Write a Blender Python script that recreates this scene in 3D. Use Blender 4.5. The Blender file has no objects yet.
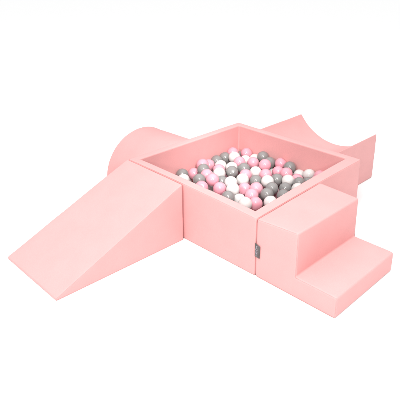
import bpy, bmesh, math, random
from mathutils import Vector, Matrix, noise
from mathutils.bvhtree import BVHTree

random.seed(11)
S = 0.9                                   # side of the square foam pit in metres
C = bpy.context.scene.collection

# ------------------------------------------------------------------ helpers
def tag(o, label=None, cat=None, group=None, kind=None):
    if label: o['label'] = label
    if cat: o['category'] = cat
    if group: o['group'] = group
    if kind: o['kind'] = kind
    return o

def empty(name, loc=(0, 0, 0), rz=0.0):
    o = bpy.data.objects.new(name, None)
    o.empty_display_size = 0.1
    o.location = loc
    o.rotation_euler = (0, 0, rz)
    C.objects.link(o)
    return o

def link(name, bm, mat, parent=None, weighted=True):
    me = bpy.data.meshes.new(name)
    bm.normal_update()
    bm.to_mesh(me)
    bm.free()
    for p in me.polygons:
        p.use_smooth = True
    me.materials.append(mat)
    o = bpy.data.objects.new(name, me)
    C.objects.link(o)
    if parent: o.parent = parent
    if weighted:
        m = o.modifiers.new('weighted_normals', 'WEIGHTED_NORMAL')
        m.mode = 'FACE_AREA'
        m.weight = 60
    return o

def hard_edges(bm, deg=22):
    return [e for e in bm.edges if len(e.link_faces) == 2 and e.calc_face_angle(0) > math.radians(deg)]

def soften(bm, width=0.008, seg=3, step=0.035, amp=0.0012, seed=0.0, deg=22):
    """round the foam's edges, cut its faces fine enough and let the cover undulate a little"""
    bmesh.ops.recalc_face_normals(bm, faces=bm.faces)
    bmesh.ops.bevel(bm, geom=hard_edges(bm, deg), offset=width, offset_type='OFFSET', segments=seg,
                    profile=0.55, affect='EDGES', clamp_overlap=True)
    for _ in range(6):
        es = [e for e in bm.edges if e.calc_length() > step * 1.6]
        if not es: break
        bmesh.ops.subdivide_edges(bm, edges=es, cuts=1, use_grid_fill=True)
    bmesh.ops.triangulate(bm, faces=[f for f in bm.faces if len(f.verts) > 4])
    bm.normal_update()
    off = Vector((seed * 3.1, seed * 1.7, seed * 2.3))
    for v in bm.verts:
        d = noise.noise(v.co * 6.0 + off) * 0.7 + noise.noise(v.co * 15.0 + off) * 0.3
        if v.co.z > 0.012:
            v.co += v.normal * d * amp
    return bm

def quads(verts, faces):
    bm = bmesh.new()
    vs = [bm.verts.new(v) for v in verts]
    for f in faces:
        bm.faces.new([vs[i] for i in f])
    return bm

def seam(tree, pts, parent, closed=True, rad=0.0012):
    """corded seam sewn along an edge of the cover: follows the softened surface closest to the edge"""
    P = []
    n = len(pts)
    for i in range(n if closed else n - 1):
        a = Vector(pts[i]); c = Vector(pts[(i + 1) % n])
        m = max(1, int((c - a).length / 0.02))
        P += [a.lerp(c, j / m) for j in range(m)]
    if not closed: P.append(Vector(pts[-1]))
    P = [tree.find_nearest(p) for p in P]
    P = [h[0] + h[1] * 0.0002 for h in P]
    bm = bmesh.new(); rings = []; n = len(P)
    for i in range(n):
        t = (P[(i + 1) % n] - P[i - 1]) if closed else (P[min(i + 1, n - 1)] - P[max(i - 1, 0)])
        t.normalize()
        u = t.cross(Vector((0.31, 0.52, 0.79))).normalized(); w = t.cross(u)
        rings.append([bm.verts.new(P[i] + (u * math.cos(k * math.pi / 3) + w * math.sin(k * math.pi / 3)) * rad) for k in range(6)])
    for i in range(n if closed else n - 1):
        A, B = rings[i], rings[(i + 1) % n]
        for k in range(6): bm.faces.new((A[k], A[(k + 1) % 6], B[(k + 1) % 6], B[k]))
    if not closed: bm.faces.new(rings[0][::-1]); bm.faces.new(rings[-1])
    bmesh.ops.recalc_face_normals(bm, faces=bm.faces)
    return link('seam', bm, M_SEAM, parent, False)

# ------------------------------------------------------------------ materials
def node_mat(name):
    m = bpy.data.materials.new(name)
    m.use_nodes = True
    nt = m.node_tree
    return m, nt, nt.nodes['Principled BSDF']

def foam_mat(name, col, rough=0.62, weave=0.10):
    """matte knitted cover over foam: fine weave, faint pile mottling"""
    m, nt, b = node_mat(name)
    N, L = nt.nodes, nt.links
    tc = N.new('ShaderNodeTexCoord')
    n1 = N.new('ShaderNodeTexNoise'); n1.inputs['Scale'].default_value = 9; n1.inputs['Detail'].default_value = 5
    n2 = N.new('ShaderNodeTexNoise'); n2.inputs['Scale'].default_value = 900; n2.inputs['Detail'].default_value = 2
    n3 = N.new('ShaderNodeTexNoise'); n3.inputs['Scale'].default_value = 14; n3.inputs['Detail'].default_value = 3
    for n in (n1, n2, n3): L.new(tc.outputs['Object'], n.inputs['Vector'])
    r = N.new('ShaderNodeValToRGB')
    r.color_ramp.elements[0].position = 0.3
    r.color_ramp.elements[1].position = 0.7
    r.color_ramp.elements[0].color = tuple(c * 0.97 for c in col) + (1,)
    r.color_ramp.elements[1].color = tuple(min(1, c * 1.02) for c in col) + (1,)
    L.new(n1.outputs['Fac'], r.inputs['Fac'])
    n4 = N.new('ShaderNodeTexNoise'); n4.inputs['Scale'].default_value = 260; n4.inputs['Detail'].default_value = 3
    L.new(tc.outputs['Object'], n4.inputs['Vector'])
    g4 = N.new('ShaderNodeMapRange'); g4.inputs['From Min'].default_value = 0.3; g4.inputs['From Max'].default_value = 0.7
    g4.inputs['To Min'].default_value = 0.955; g4.inputs['To Max'].default_value = 1.035
    L.new(n4.outputs['Fac'], g4.inputs['Value'])
    mx = N.new('ShaderNodeVectorMath'); mx.operation = 'SCALE'
    L.new(r.outputs['Color'], mx.inputs[0]); L.new(g4.outputs['Result'], mx.inputs['Scale'])
    L.new(mx.outputs['Vector'], b.inputs['Base Color'])
    b.inputs['Roughness'].default_value = rough
    b.inputs['Specular IOR Level'].default_value = 0.25
    b.inputs['Sheen Weight'].default_value = 0.12
    b.inputs['Sheen Roughness'].default_value = 0.5
    bu = N.new('ShaderNodeBump'); bu.inputs['Strength'].default_value = weave; bu.inputs['Distance'].default_value = 0.001
    L.new(n2.outputs['Fac'], bu.inputs['Height'])
    b2 = N.new('ShaderNodeBump'); b2.inputs['Strength'].default_value = 0.12; b2.inputs['Distance'].default_value = 0.006
    L.new(n3.outputs['Fac'], b2.inputs['Height'])
    L.new(bu.outputs['Normal'], b2.inputs['Normal'])
    L.new(b2.outputs['Normal'], b.inputs['Normal'])
    return m

def plastic_mat(name, col, rough=0.19):
    m, nt, b = node_mat(name)
    N, L = nt.nodes, nt.links
    tc = N.new('ShaderNodeTexCoord')
    n1 = N.new('ShaderNodeTexNoise'); n1.inputs['Scale'].default_value = 30; n1.inputs['Detail'].default_value = 3
    L.new(tc.outputs['Object'], n1.inputs['Vector'])
    mr = N.new('ShaderNodeMapRange')
    mr.inputs['To Min'].default_value = rough - 0.05; mr.inputs['To Max'].default_value = rough + 0.08
    L.new(n1.outputs['Fac'], mr.inputs['Value'])
    L.new(mr.outputs['Result'], b.inputs['Roughness'])
    b.inputs['Base Color'].default_value = tuple(col) + (1,)
    b.inputs['Specular IOR Level'].default_value = 0.45
    b.inputs['Subsurface Weight'].default_value = 0.15
    b.inputs['Subsurface Radius'].default_value = (0.006, 0.004, 0.004)
    bu = N.new('ShaderNodeBump'); bu.inputs['Strength'].default_value = 0.05; bu.inputs['Distance'].default_value = 0.004
    n2 = N.new('ShaderNodeTexNoise'); n2.inputs['Scale'].default_value = 45
    L.new(tc.outputs['Object'], n2.inputs['Vector'])
    L.new(n2.outputs['Fac'], bu.inputs['Height']); L.new(bu.outputs['Normal'], b.inputs['Normal'])
    return m

PINK = (0.74, 0.366, 0.360)
M_FOAM = foam_mat('pink_foam_cover', PINK)
M_SEAM = foam_mat('pink_stitching', tuple(c * 0.93 for c in PINK), 0.7, 0.2)
M_BALL = {'P': plastic_mat('pink_plastic', (0.68, 0.31, 0.37)),
          'W': plastic_mat('white_plastic', (0.60, 0.575, 0.56)),
          'G': plastic_mat('grey_plastic', (0.215, 0.207, 0.202))}
M_TAG = foam_mat('grey_woven_label', (0.115, 0.10, 0.10), 0.6, 0.3)
M_TAGPRINT = foam_mat('pale_label_print', (0.36, 0.335, 0.38), 0.6, 0.1)
mf, nt, b = node_mat('white_studio_floor')
b.inputs['Base Color'].default_value = (0.87, 0.87, 0.87, 1); b.inputs['Roughness'].default_value = 0.9
b.inputs['Specular IOR Level'].default_value = 0.0
nn = nt.nodes.new('ShaderNodeTexNoise'); nn.inputs['Scale'].default_value = 60
bb = nt.nodes.new('ShaderNodeBump'); bb.inputs['Strength'].default_value = 0.03
nt.links.new(nn.outputs['Fac'], bb.inputs['Height']); nt.links.new(bb.outputs['Normal'], b.inputs['Normal'])
M_FLOOR = mf

# ------------------------------------------------------------------ setting
bm = bmesh.new()
bmesh.ops.create_circle(bm, cap_ends=True, segments=96, radius=45)
fl = link('floor', bm, M_FLOOR, None, False)
tag(fl, 'seamless white studio floor under the foam play set', kind='structure')

# ------------------------------------------------------------------ foam pit
H = 0.3454 * S; SY = 0.9769 * S; T = 0.050 * S; SAG = 0.0225 * S
pit = tag(empty('foam_ball_pit', (-S / 2, SY / 2, 0)),
          'square pink foam ball pit with low walls filled with balls', 'ball pit')
def local(p): return (p[0] + S / 2, p[1] - SY / 2, p[2])
o4 = [(0, 0), (0, SY), (-S, SY), (-S, 0)]
i4 = [(-T, T), (-T * 1.55, SY - T), (-S + T, SY - T), (-S + T, T)]
zt_o = [H - SAG, H, H, H]; zt_i = [H - SAG * 0.55, H, H, H]
NW = 8
V = []; Fc = []
def ring(P, Z):
    """each side of the ring cut in NW so the rim can dip softly towards one corner"""
    r = []
    for k in range(4):
        a, c = P[k], P[(k + 1) % 4]; za, zc = Z[k], Z[(k + 1) % 4]
        for j in range(NW):
            t = j / NW
            if k == 0: w = 1 - (1 - t) ** 2
            elif k == 3: w = t ** 2
            else: w = t
            V.append(local((a[0] + (c[0] - a[0]) * t, a[1] + (c[1] - a[1]) * t, za + (zc - za) * w))); r.append(len(V) - 1)
    return r
rb = ring(o4, [0] * 4); rt = ring(o4, zt_o); rit = ring(i4, zt_i); rib = ring(i4, [0] * 4)
n4 = 4 * NW
for k in range(n4):
    j = (k + 1) % n4
    Fc += [(rb[k], rb[j], rt[j], rt[k]), (rt[k], rt[j], rit[j], rit[k]), (rit[k], rit[j], rib[j], rib[k]), (rib[k], rib[j], rb[j], rb[k])]
VW = list(V)
bm = soften(quads(V, Fc), 0.0085, 3, 0.03, 0.0018, 1.0); tree = BVHTree.FromBMesh(bm)
link('wall', bm, M_FOAM, pit)
seam(tree, [VW[k] for k in rt], pit)
for k in range(4): seam(tree, [VW[rt[k * NW]], VW[rb[k * NW]]], pit, False)
V = []; zf = 0.045 * S
for z in (0.004, zf):
    for p in i4:
        V.append(local((p[0] + (0.004 if p[0] < -S / 2 else -0.004), p[1] + (0.004 if p[1] < SY / 2 else -0.004), z)))
bm = quads(V, [(0, 1, 2, 3), (4, 5, 6, 7)] + [(k, (k + 1) % 4, 4 + (k + 1) % 4, 4 + k) for k in range(4)])
link('floor_mat', soften(bm, 0.006, 2, 0.08, 0.0008, 2.0), M_FOAM, pit)

# sewn-in label at the front corner of the pit, folded flat over the gap
def slab(pts, thick, name, mat, parent):
    """thin cloth piece: pts are (x, z) in the plane of the pit's front wall, thickness along -y"""
    n = len(pts)
    vs = [local((x, -0.0035, z)) for x, z in pts] + [local((x, -0.0035 - thick, z)) for x, z in pts]
    bm = quads(vs, [tuple(range(n)), tuple(range(2 * n - 1, n - 1, -1))] + [(k, (k + 1) % n, n + (k + 1) % n, n + k) for k in range(n)])
    bmesh.ops.recalc_face_normals(bm, faces=bm.faces)
    return link(name, bm, mat, parent, False)
LB = [(-0.0035, 0.1140), (0.0245, 0.1100), (0.0245, 0.1750), (-0.0035, 0.1790)]
lab = slab([(0.0002, 0.1065), (0.0280, 0.1035), (0.0295, 0.1640), (0.0002, 0.1730)], 0.0012, 'label', M_TAG, pit)
def stroke(bmx, a, c, w=0.0013):
    a = Vector(a); c = Vector(c); d = (c - a).normalized(); nrm = Vector((-d.y, d.x)) * w / 2
    q = [a - nrm, c - nrm, c + nrm, a + nrm]
    f = [bmx.verts.new(local((p.x, -0.0051, p.y))) for p in q]
    k = [bmx.verts.new(local((p.x, -0.0054, p.y))) for p in q]
    bmx.faces.new(f); bmx.faces.new(k[::-1])
    for i in range(4): bmx.faces.new((f[i], f[(i + 1) % 4], k[(i + 1) % 4], k[i]))
bm = bmesh.new()
# faint print running up the label: small worn letter-like strokes as far as the photograph shows them
GL = [[((0, 0), (0, 1)), ((0, 1), (.5, .35)), ((.5, .35), (1, 1)), ((1, 1), (1, 0))],
      [((0, 0), (0, 1)), ((0, 1), (.8, .95)), ((.8, .95), (.2, .5)), ((.2, .5), (.9, .45)), ((.9, .45), (.9, .05)), ((.9, .05), (0, 0))],
      [((0, 0), (.1, 1)), ((.1, 1), (.9, 1)), ((.9, 1), (1, 0)), ((1, 0), (0, 0))],
      [((0, 0), (0, 1)), ((0, 1), (.5, .35)), ((.5, .35), (1, 1)), ((1, 1), (1, 0))]]
for gi, g in enumerate(GL):
    base = 0.1130 + gi * 0.0128
    for a, c in g:
        f = lambda p: (0.0150 - p[1] * 0.0095, base + p[0] * 0.0098 - 0.1 * (0.0125 - p[1] * 0.0095))
        stroke(bm, f(a), f(c), 0.0021)
bmesh.ops.recalc_face_normals(bm, faces=bm.faces)
link('print', bm, M_TAGPRINT, lab, False)

# ------------------------------------------------------------------ step block
E0 = 0.003 * S; D1 = 0.2475 * S; D2 = 0.4728 * S; WS = 0.5239 * S; H2 = 0.3353 * S; H1 = 0.1097 * S
step = tag(empty('step_block', (E0, 0, 0), -0.0086), 'pink foam two level step block against the front of the pit', 'steps')
prof = [(0, 0), (D1 - E0, 0), (D2 - E0, 0), (D2 - E0, H1), (D1 - E0, H1), (D1 - E0, H2), (0, H2), (0, H1)]
V = [(x, 0, z) for x, z in prof] + [(x, WS, z) for x, z in prof]
V[6] = (0, 0, 0.3225 * S); V[5] = (D1 - E0, 0, H2 + 0.005); V[14] = (0, WS, 0.343 * S)
side = [(0, 1, 4, 7), (1, 2, 3, 4), (7, 4, 5, 6)]
Fc = side + [tuple(i + 8 for i in f[::-1]) for f in side]
for k in range(8):
    j = (k + 1) % 8
    Fc.append((k, j, j + 8, k + 8))
bm = soften(quads(V, Fc), 0.010, 3, 0.03, 0.0022, 3.0); tree = BVHTree.FromBMesh(bm)
link('body', bm, M_FOAM, step)
for s in (0, 8): seam(tree, [V[s + k] for k in range(8)], step)

# ------------------------------------------------------------------ ramp wedge
W0 = -0.5138 * S; WL = 0.776 * S; WW = (1.0116 - 0.5138) * S; GW = 0.011 * S; HW = 0.3403 * S
ramp = tag(empty('ramp_wedge', (W0, -GW, 0), -0.0225), 'pink foam slide ramp sloping away from the side of the pit', 'ramp')
toe = 0.012
V = []
for x in (0, -WW):
    V += [(x, 0, 0), (x, 0, HW), (x, -WL, toe), (x, -WL, 0)]
bm = quads(V, [(0, 1, 2, 3), (7, 6, 5, 4), (0, 4, 5, 1), (1, 5, 6, 2), (2, 6, 7, 3), (3, 7, 4, 0)])
bm = soften(bm, 0.009, 3, 0.03, 0.0022, 4.0); tree = BVHTree.FromBMesh(bm)
link('body', bm, M_FOAM, ramp)
for s in (0, 4): seam(tree, V[s:s + 4], ramp)

# ------------------------------------------------------------------ half roll
RL = 0.494 * S; RR = 0.3125 * S; RH = 0.3003 * S; RY = 0.4945 * S
roll = tag(empty('half_roll', (-1.008 * S, RY, 0), 0.036), 'rounded pink foam half roll behind the ramp against the pit', 'half roll')
NS = 40
V = []; Fc = []
for x in (0, -RL):
    V += [(x, RR * math.cos(math.pi * k / NS), RH * math.sin(math.pi * k / NS)) for k in range(NS + 1)]
n1 = NS + 1
for k in range(NS):
    Fc.append((k, k + 1, k + 1 + n1, k + n1))
Fc.append((0, n1, n1 + NS, NS))
V += [(0, 0, 0), (-RL, 0, 0)]
bm = quads(V[:2 * n1], Fc)
bm.verts.ensure_lookup_table()
# caps as strips of quads between mirrored points of the arc
for s in (0, n1):
    for k in range(NS // 2 - 1):
        f = (s + k, s + k + 1, s + NS - k - 1, s + NS - k)
        bm.faces.new([bm.verts[i] for i in f])
    k = NS // 2 - 1
    bm.faces.new([bm.verts[i] for i in (s + k, s + k + 1, s + k + 2)])
bm = soften(bm, 0.010, 3, 0.03, 0.0020, 5.0, 40); tree = BVHTree.FromBMesh(bm)
link('body', bm, M_FOAM, roll)
for s in (0, n1): seam(tree, V[s:s + n1], roll)

# ------------------------------------------------------------------ wave block
WX0 = -0.8215 * S; WX1 = -0.178 * S; WD = 0.5228 * S; WH = 0.3355 * S; WV = 0.168 * S
wave = tag(empty('wave_block', ((WX0 + WX1) / 2, SY + 0.004, 0)), 'pink foam block with a hollow curved top behind the pit', 'foam block')
hw_ = (WX1 - WX0) / 2; dep = WH - WV; rad = (hw_ ** 2 + dep ** 2) / (2 * dep)
V = []; NX = 32
for y in (0, WD):
    for k in range(NX + 1):
        x = -hw_ + 2 * hw_ * k / NX
        V.append((x, y, 0)); V.append((x, y, WV + rad - math.sqrt(rad ** 2 - x ** 2)))
m1 = 2 * (NX + 1); Fc = []
for k in range(NX):
    a = 2 * k
    Fc += [(a, a + 2, a + 3, a + 1), (a + m1, a + m1 + 1, a + m1 + 3, a + m1 + 2), (a + 1, a + 3, a + 3 + m1, a + 1 + m1), (a, a + m1, a + m1 + 2, a + 2)]
e = 2 * NX
Fc += [(0, 1, 1 + m1, m1), (e, e + m1, e + 1 + m1, e + 1)]
bm = soften(quads(V, Fc), 0.0095, 4, 0.03, 0.0020, 6.0, 40); tree = BVHTree.FromBMesh(bm)
link('body', bm, M_FOAM, wave)
for s in (0, m1): seam(tree, [V[s]] + [V[s + 2 * k + 1] for k in range(NX + 1)] + [V[s + 2 * NX]], wave)

# ------------------------------------------------------------------ balls
BR = 0.0406 * S
def ball_mesh(name, mat, variant):
    bm = bmesh.new()
    bmesh.ops.create_uvsphere(bm, u_segments=40, v_segments=25, radius=BR)
    for v in bm.verts:                                   # blow-moulded: not quite round, faint parting ridge
        d = v.co.normalized()
        k = 1 + 0.006 * noise.noise(d * 1.6 + Vector((variant * 7.3, 0, 0)))
        v.co *= k
        if variant % 4 == 3:                             # one in four has been trodden on once
            c = max(0.0, d.dot(Vector((0.6, 0.3, 0.74)).normalized()) - 0.80)
            v.co *= 1 - 0.55 * c
    ring = [v for v in bm.verts if abs(v.co.z) < BR * 0.075]
    for v in ring: v.co *= 1.012
    me = bpy.data.meshes.new(name); bm.to_mesh(me); bm.free()
    for p in me.polygons: p.use_smooth = True
    me.materials.append(mat)
    return me
COLN = {'P': 'pink', 'W': 'white', 'G': 'grey'}
BM_ = {c: [ball_mesh(COLN[c] + '_ball', M_BALL[c], i + 5 * k) for i in range(4)] for k, c in enumerate('PWG')}
def ball(c, x, y, z, label):
    o = bpy.data.objects.new('plastic_ball', random.choice(BM_[c]))
    o.location = (x, y, z)
    o.rotation_euler = (random.uniform(0, 6.28), random.uniform(0, 6.28), random.uniform(0, 6.28))
    C.objects.link(o)
    tag(o, label, 'ball', COLN[c] + ' plastic balls in the foam pit')
TOP = [
    ('G', -0.8166, 0.3076, 0.1459, 'grey ball along the front rim with white below it'),
    ('W', -0.7581, 0.2628, 0.1444, 'white ball along the front rim with grey above it'),
    ('P', -0.8087, 0.3925, 0.1265, 'pink ball along the front rim with grey to its left'),
    ('G', -0.7404, 0.4036, 0.1705, 'grey ball along the back left wall with pink above it'),
    ('P', -0.7963, 0.4516, 0.1710, 'pink ball along the back left wall with pink to its right'),
    ('P', -0.6762, 0.3678, 0.1674, 'pink ball in mid pit with grey above and pink right'),
    ('G', -0.6626, 0.2954, 0.1657, 'grey ball along the front rim with pink above it'),
    ('P', -0.6026, 0.2544, 0.1542, 'pink ball along the front rim with pink to its right'),
    ('P', -0.6068, 0.3433, 0.1701, 'pink ball along the front rim with pink to its left'),
    ('W', -0.6563, 0.4479, 0.1580, 'white ball in mid pit with pink left and grey right'),
    ('P', -0.7082, 0.4992, 0.1480, 'pink ball in mid pit with white above and pink left'),
    ('W', -0.7506, 0.5591, 0.1439, 'lone white ball along the back left wall'),
    ('G', -0.8166, 0.6654, 0.1470, 'grey ball near the rear corner of the pit with grey to its left'),
    ('G', -0.8166, 0.5918, 0.1469, 'grey ball along the back left wall with grey to its right'),
    ('P', -0.8119, 0.5183, 0.1443, 'pink ball along the back left wall with pink to its left'),
    ('P', -0.8166, 0.7378, 0.1600, 'pink ball near the rear corner of the pit with grey to its right'),
    ('W', -0.7464, 0.6751, 0.1670, 'white ball near the rear corner of the pit with grey to its left'),
    ('P', -0.6784, 0.6473, 0.1627, 'pink ball in mid pit with grey below it'),
    ('W', -0.6755, 0.5749, 0.1494, 'white ball in mid pit with white above it'),
    ('G', -0.6244, 0.5222, 0.1551, 'grey ball in mid pit with grey to its right'),
    ('W', -0.5261, 0.4060, 0.1574, 'white ball in mid pit with grey above it'),
    ('W', -0.4685, 0.3605, 0.1516, 'white ball along the front rim with white above it'),
    ('P', -0.5399, 0.3312, 0.1418, 'pink ball along the front rim with grey above and white right'),
    ('G', -0.5971, 0.4089, 0.1381, 'grey ball in mid pit with white to its right'),
    ('G', -0.4330, 0.2844, 0.1416, 'grey ball along the front rim with white above it'),
    ('W', -0.4091, 0.3487, 0.1098, 'white ball along the front rim with pink above it'),
    ('W', -0.3085, 0.2785, 0.1498, 'lone white ball in the front corner of the pit'),
    ('P', -0.2948, 0.3482, 0.1306, 'pink ball in the front corner of the pit with white to its left'),
    ('P', -0.3575, 0.3892, 0.1433, 'pink ball in the front corner of the pit with pink to its left'),
    ('P', -0.3949, 0.4709, 0.1415, 'pink ball in mid pit with grey above and pink left'),
    ('P', -0.4689, 0.4573, 0.1203, 'pink ball in mid pit with white above and pink right'),
    ('W', -0.5243, 0.5018, 0.1440, 'white ball in mid pit with pink below it'),
    ('P', -0.5583, 0.5670, 0.1409, 'pink ball in mid pit with grey above and white below'),
    ('G', -0.6135, 0.6148, 0.1504, 'grey ball in mid pit with pink above it'),
    ('W', -0.6993, 0.7260, 0.1424, 'white ball near the rear corner of the pit with pink to its left'),
    ('P', -0.7542, 0.7975, 0.1560, 'pink ball near the rear corner of the pit with white to its right'),
    ('G', -0.8166, 0.7975, 0.1169, 'grey ball near the rear corner of the pit with white to its left'),
    ('W', -0.6837, 0.7975, 0.1349, 'white ball near the rear corner of the pit with white to its left'),
    ('P', -0.6274, 0.7147, 0.1535, 'pink ball in mid pit with white above and grey right'),
    ('P', -0.5295, 0.7069, 0.1710, 'pink ball in mid pit with white left and pink below'),
    ('G', -0.6195, 0.7975, 0.1710, 'grey ball along the back right wall with white to its left'),
    ('G', -0.5500, 0.7766, 0.1589, 'grey ball along the back right wall with pink to its right'),
    ('W', -0.5466, 0.6432, 0.1384, 'white ball in mid pit with pink above and pink right'),
    ('P', -0.4733, 0.6467, 0.1437, 'pink ball in mid pit with pink above it'),
    ('W', -0.5099, 0.7543, 0.1012, 'lone white ball along the back right wall'),
    ('G', -0.4770, 0.5637, 0.1304, 'grey ball in mid pit with pink left and pink right'),
    ('W', -0.4041, 0.5791, 0.1466, 'white ball in mid pit with pink above and grey left'),
    ('G', -0.3417, 0.5414, 0.1363, 'grey ball along the rim by the step block with white above and pink left'),
    ('G', -0.3156, 0.4670, 0.1353, 'grey ball along the rim by the step block with grey above and pink left'),
    ('W', -0.2432, 0.4074, 0.1345, 'white ball along the rim by the step block with pink to its left'),
    ('P', -0.4800, 0.7975, 0.1673, 'pink ball along the back right wall with grey to its left'),
    ('P', -0.4504, 0.7357, 0.1406, 'pink ball along the back right wall with pink above it'),
    ('G', -0.4069, 0.7888, 0.1676, 'grey ball along the back right wall with white to its right'),
    ('P', -0.3801, 0.7211, 0.1570, 'pink ball along the back right wall with grey above it'),
    ('W', -0.3425, 0.7975, 0.1330, 'white ball along the rim by the step block with white to its right'),
    ('W', -0.2731, 0.7975, 0.1574, 'white ball along the rim by the step block with white left and pink right'),
    ('G', -0.3925, 0.6512, 0.1375, 'grey ball in mid pit with grey below it'),
    ('W', -0.3206, 0.6597, 0.1505, 'white ball along the rim by the step block with pink above it'),
    ('P', -0.3102, 0.7315, 0.1363, 'lone pink ball along the rim by the step block'),
    ('G', -0.2474, 0.6648, 0.1563, 'grey ball along the rim by the step block with pink above it'),
    ('G', -0.2883, 0.5951, 0.1346, 'grey ball along the rim by the step block with white above and white right'),
    ('G', -0.2331, 0.5050, 0.1413, 'grey ball along the rim by the step block with grey above and grey left'),
    ('W', -0.2094, 0.6018, 0.1543, 'white ball along the rim by the step block with grey above and grey left'),
    ('G', -0.2368, 0.7365, 0.1378, 'grey ball along the rim by the step block with pink to its right'),
    ('P', -0.2007, 0.7975, 0.1710, 'pink ball near the right corner of the pit with white to its left'),
    ('P', -0.1714, 0.7300, 0.1710, 'pink ball near the right corner of the pit with pink above it'),
]
for b_ in TOP: ball(*b_)
BURIED = [
    ('W', -0.7448, 0.2302, 0.0771), ('W', -0.3927, 0.1541, 0.0771), ('G', -0.4747, 0.1895, 0.0771),
    ('P', -0.7350, 0.3609, 0.0771), ('P', -0.4931, 0.5155, 0.0771), ('W', -0.1181, 0.2864, 0.0771),
    ('W', -0.2825, 0.2964, 0.0771), ('P', -0.1623, 0.5025, 0.0771), ('W', -0.2517, 0.1051, 0.0771),
    ('P', -0.5460, 0.1510, 0.0771), ('P', -0.5840, 0.6269, 0.0771), ('W', -0.6616, 0.6880, 0.0771),
    ('W', -0.2960, 0.6714, 0.0771), ('P', -0.2267, 0.6961, 0.0771), ('G', -0.1968, 0.3596, 0.0771),
    ('P', -0.7172, 0.5550, 0.0771), ('G', -0.4110, 0.7091, 0.0771), ('W', -0.1939, 0.2009, 0.0777),
    ('G', -0.3483, 0.4981, 0.0771), ('W', -0.5871, 0.3687, 0.0771), ('P', -0.1025, 0.5939, 0.0771),
    ('G', -0.3886, 0.5598, 0.0771), ('W', -0.5145, 0.3566, 0.0771), ('W', -0.1110, 0.6916, 0.0771),
    ('P', -0.4621, 0.3049, 0.0771), ('P', -0.5219, 0.5874, 0.0771), ('G', -0.6934, 0.4466, 0.0771),
    ('W', -0.6260, 0.3062, 0.0771), ('P', -0.0863, 0.1860, 0.0771), ('P', -0.1729, 0.1213, 0.0771),
    ('W', -0.4211, 0.0862, 0.0771), ('W', -0.5113, 0.6637, 0.0771), ('W', -0.3440, 0.3599, 0.0771),
    ('W', -0.2603, 0.4503, 0.0771), ('G', -0.8166, 0.3385, 0.0771), ('W', -0.7429, 0.6907, 0.0771),
    ('G', -0.3745, 0.4293, 0.0771), ('W', -0.1842, 0.4322, 0.0771), ('P', -0.2471, 0.5383, 0.0771),
    ('W', -0.4170, 0.2352, 0.0771), ('W', -0.0908, 0.0909, 0.0771), ('P', -0.4437, 0.7760, 0.0771),
    ('P', -0.5153, 0.2540, 0.0771), ('G', -0.6518, 0.5073, 0.0771), ('G', -0.1089, 0.7686, 0.0771),
    ('P', -0.7537, 0.1374, 0.0771), ('W', -0.6747, 0.0851, 0.0771), ('W', -0.7732, 0.5007, 0.0771),
    ('W', -0.7540, 0.7975, 0.0771), ('P', -0.1107, 0.4500, 0.0771), ('W', -0.6583, 0.1594, 0.0771),
    ('W', -0.2690, 0.1911, 0.0779), ('G', -0.5644, 0.7975, 0.0771), ('P', -0.3499, 0.7502, 0.0771),
    ('P', -0.6380, 0.7975, 0.0771), ('W', -0.3395, 0.2137, 0.0771), ('P', -0.5867, 0.7190, 0.0771),
    ('W', -0.7671, 0.6212, 0.0771), ('W', -0.4546, 0.3994, 0.0771), ('W', -0.5881, 0.2431, 0.0771),
    ('W', -0.2394, 0.6115, 0.0771), ('G', -0.1817, 0.7576, 0.0771), ('W', -0.4219, 0.4942, 0.0771),
    ('W', -0.6740, 0.2504, 0.0771), ('P', -0.4327, 0.6297, 0.0771), ('P', -0.8053, 0.0849, 0.0771),
    ('P', -0.0988, 0.3682, 0.0771), ('P', -0.3325, 0.6075, 0.0771), ('G', -0.2435, 0.7975, 0.0771),
    ('P', -0.6013, 0.0956, 0.0771), ('P', -0.4936, 0.0994, 0.0771), ('W', -0.1752, 0.5749, 0.0771),
    ('W', -0.2130, 0.2719, 0.0771), ('P', -0.8108, 0.1839, 0.0772), ('W', -0.6610, 0.3805, 0.0771),
    ('P', -0.7665, 0.4274, 0.0771), ('P', -0.0901, 0.5213, 0.0771), ('G', -0.3601, 0.2844, 0.0771),
    ('W', -0.1706, 0.6484, 0.0771), ('W', -0.3207, 0.1387, 0.0771), ('P', -0.5232, 0.4327, 0.0771),
    ('W', -0.8166, 0.5610, 0.0771), ('P', -0.5785, 0.4990, 0.0771), ('W', -0.8166, 0.7010, 0.0771),
    ('G', -0.1428, 0.2337, 0.1244), ('W', -0.3535, 0.0873, 0.1258), ('P', -0.7135, 0.1725, 0.1259),
    ('G', -0.7287, 0.0897, 0.1285), ('P', -0.6036, 0.1623, 0.1245), ('P', -0.1171, 0.1496, 0.1301),
    ('P', -0.5508, 0.0955, 0.1275), ('P', -0.6967, 0.6252, 0.0969), ('W', -0.8123, 0.2665, 0.0776),
    ('G', -0.6427, 0.5779, 0.0783), ('W', -0.1443, 0.4023, 0.1289), ('W', -0.5354, 0.2063, 0.1292),
    ('P', -0.4410, 0.1438, 0.1290), ('P', -0.2266, 0.1511, 0.1298), ('P', -0.1581, 0.3202, 0.1267)]
for c, x, y, z in BURIED:
    ball(c, x, y, z, 'plain ' + COLN[c] + ' plastic ball mostly buried under the top balls of the pit')

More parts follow.
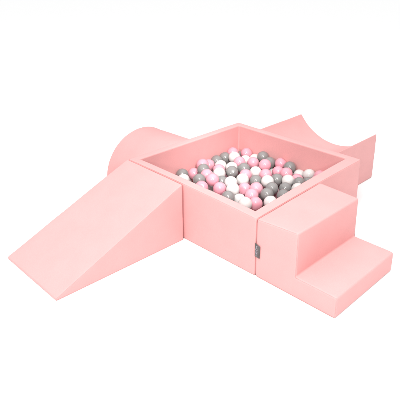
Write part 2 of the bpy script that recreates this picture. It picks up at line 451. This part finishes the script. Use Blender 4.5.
# ------------------------------------------------------------------ camera
cam = bpy.data.cameras.new('camera'); co = bpy.data.objects.new('camera', cam); C.objects.link(co)
yaw, pitch, rol, f = 0.736, -0.3674, 0.0163, 532.53
cx, cy = 234.7, 147.33
fwd = Vector((-math.sin(yaw) * math.cos(pitch), math.cos(yaw) * math.cos(pitch), math.sin(pitch)))
right = Vector((math.cos(yaw), math.sin(yaw), 0)); up = right.cross(fwd)
R = math.cos(rol) * right + math.sin(rol) * up
U = -math.sin(rol) * right + math.cos(rol) * up
mw = Matrix(((R.x, U.x, -fwd.x), (R.y, U.y, -fwd.y), (R.z, U.z, -fwd.z))).to_4x4()
mw.translation = Vector((1.4358, -1.7488, 1.5583)) * S
co.matrix_world = mw
cam.sensor_width = 36; cam.lens = f / 400 * 36
cam.shift_x = (200 - cx) / 400; cam.shift_y = (cy - 200) / 400
cam.clip_end = 200; cam.clip_start = 0.05
bpy.context.scene.camera = co

# ------------------------------------------------------------------ studio light
def area(name, loc, target, size, power, col=(1, 1, 1), shape='DISK', size_y=None):
    l = bpy.data.lights.new(name, 'AREA'); l.shape = shape; l.size = size; l.energy = power; l.color = col
    if size_y: l.size_y = size_y
    o = bpy.data.objects.new(name, l); C.objects.link(o); o.location = loc
    o.rotation_euler = (Vector(target) - Vector(loc)).to_track_quat('-Z', 'Y').to_euler()
    return o
cp = mw.translation
mid = (-0.3, 0.35, 0.15)
mv = Vector(mid)
area('studio_lamp', mv + 1.8 * (cp - mv + R * 0.75 + U * 0.12), mid, 0.42, 62, (1, 0.975, 0.95))
area('studio_lamp', mv + 1.8 * (cp - mv - R * 1.1 + U * 0.12), mid, 0.42, 78, (1, 0.975, 0.95))
area('overhead_softbox', mv + Vector((0.85, -1.25, 2.4)), mid, 1.0, 42, (1, 0.985, 0.97), 'SQUARE')
# added fill spot, not a lamp of the set: lifts the pit's inner walls
sl = bpy.data.lights.new('added_pit_fill', 'SPOT'); sl.energy = 230; sl.spot_size = math.radians(19); sl.spot_blend = 1.0
sl.shadow_soft_size = 0.12; sl.color = (1, 0.985, 0.975)
so = bpy.data.objects.new('added_pit_fill', sl); C.objects.link(so)
aim = Vector((-0.74 * S, 0.54 * S, 0.18 * S)); so.location = aim + Vector((1.6, -1.2, 1.75))
so.rotation_euler = (aim - so.location).to_track_quat('-Z', 'Y').to_euler()

# white studio: bright ceiling, dimmer walls
w = bpy.data.worlds.new('World'); bpy.context.scene.world = w; w.use_nodes = True
nt = w.node_tree; bg = nt.nodes['Background']
tc = nt.nodes.new('ShaderNodeTexCoord'); sx = nt.nodes.new('ShaderNodeSeparateXYZ'); mr = nt.nodes.new('ShaderNodeMapRange')
nt.links.new(tc.outputs['Generated'], sx.inputs[0]); nt.links.new(sx.outputs['Z'], mr.inputs['Value'])
mr.inputs['From Min'].default_value = 0.25; mr.inputs['From Max'].default_value = 0.95
mr.inputs['To Min'].default_value = 0.06; mr.inputs['To Max'].default_value = 1.80
mr.interpolation_type = 'SMOOTHSTEP'
nt.links.new(mr.outputs['Result'], bg.inputs['Strength'])
bg.inputs['Color'].default_value = (1, 1, 1, 1)

sc = bpy.context.scene
sc.view_settings.view_transform = 'Standard'; sc.view_settings.look = 'None'
sc.view_settings.exposure = 0.0; sc.view_settings.gamma = 1.0
sc.cycles.max_bounces = 10; sc.cycles.diffuse_bounces = 6
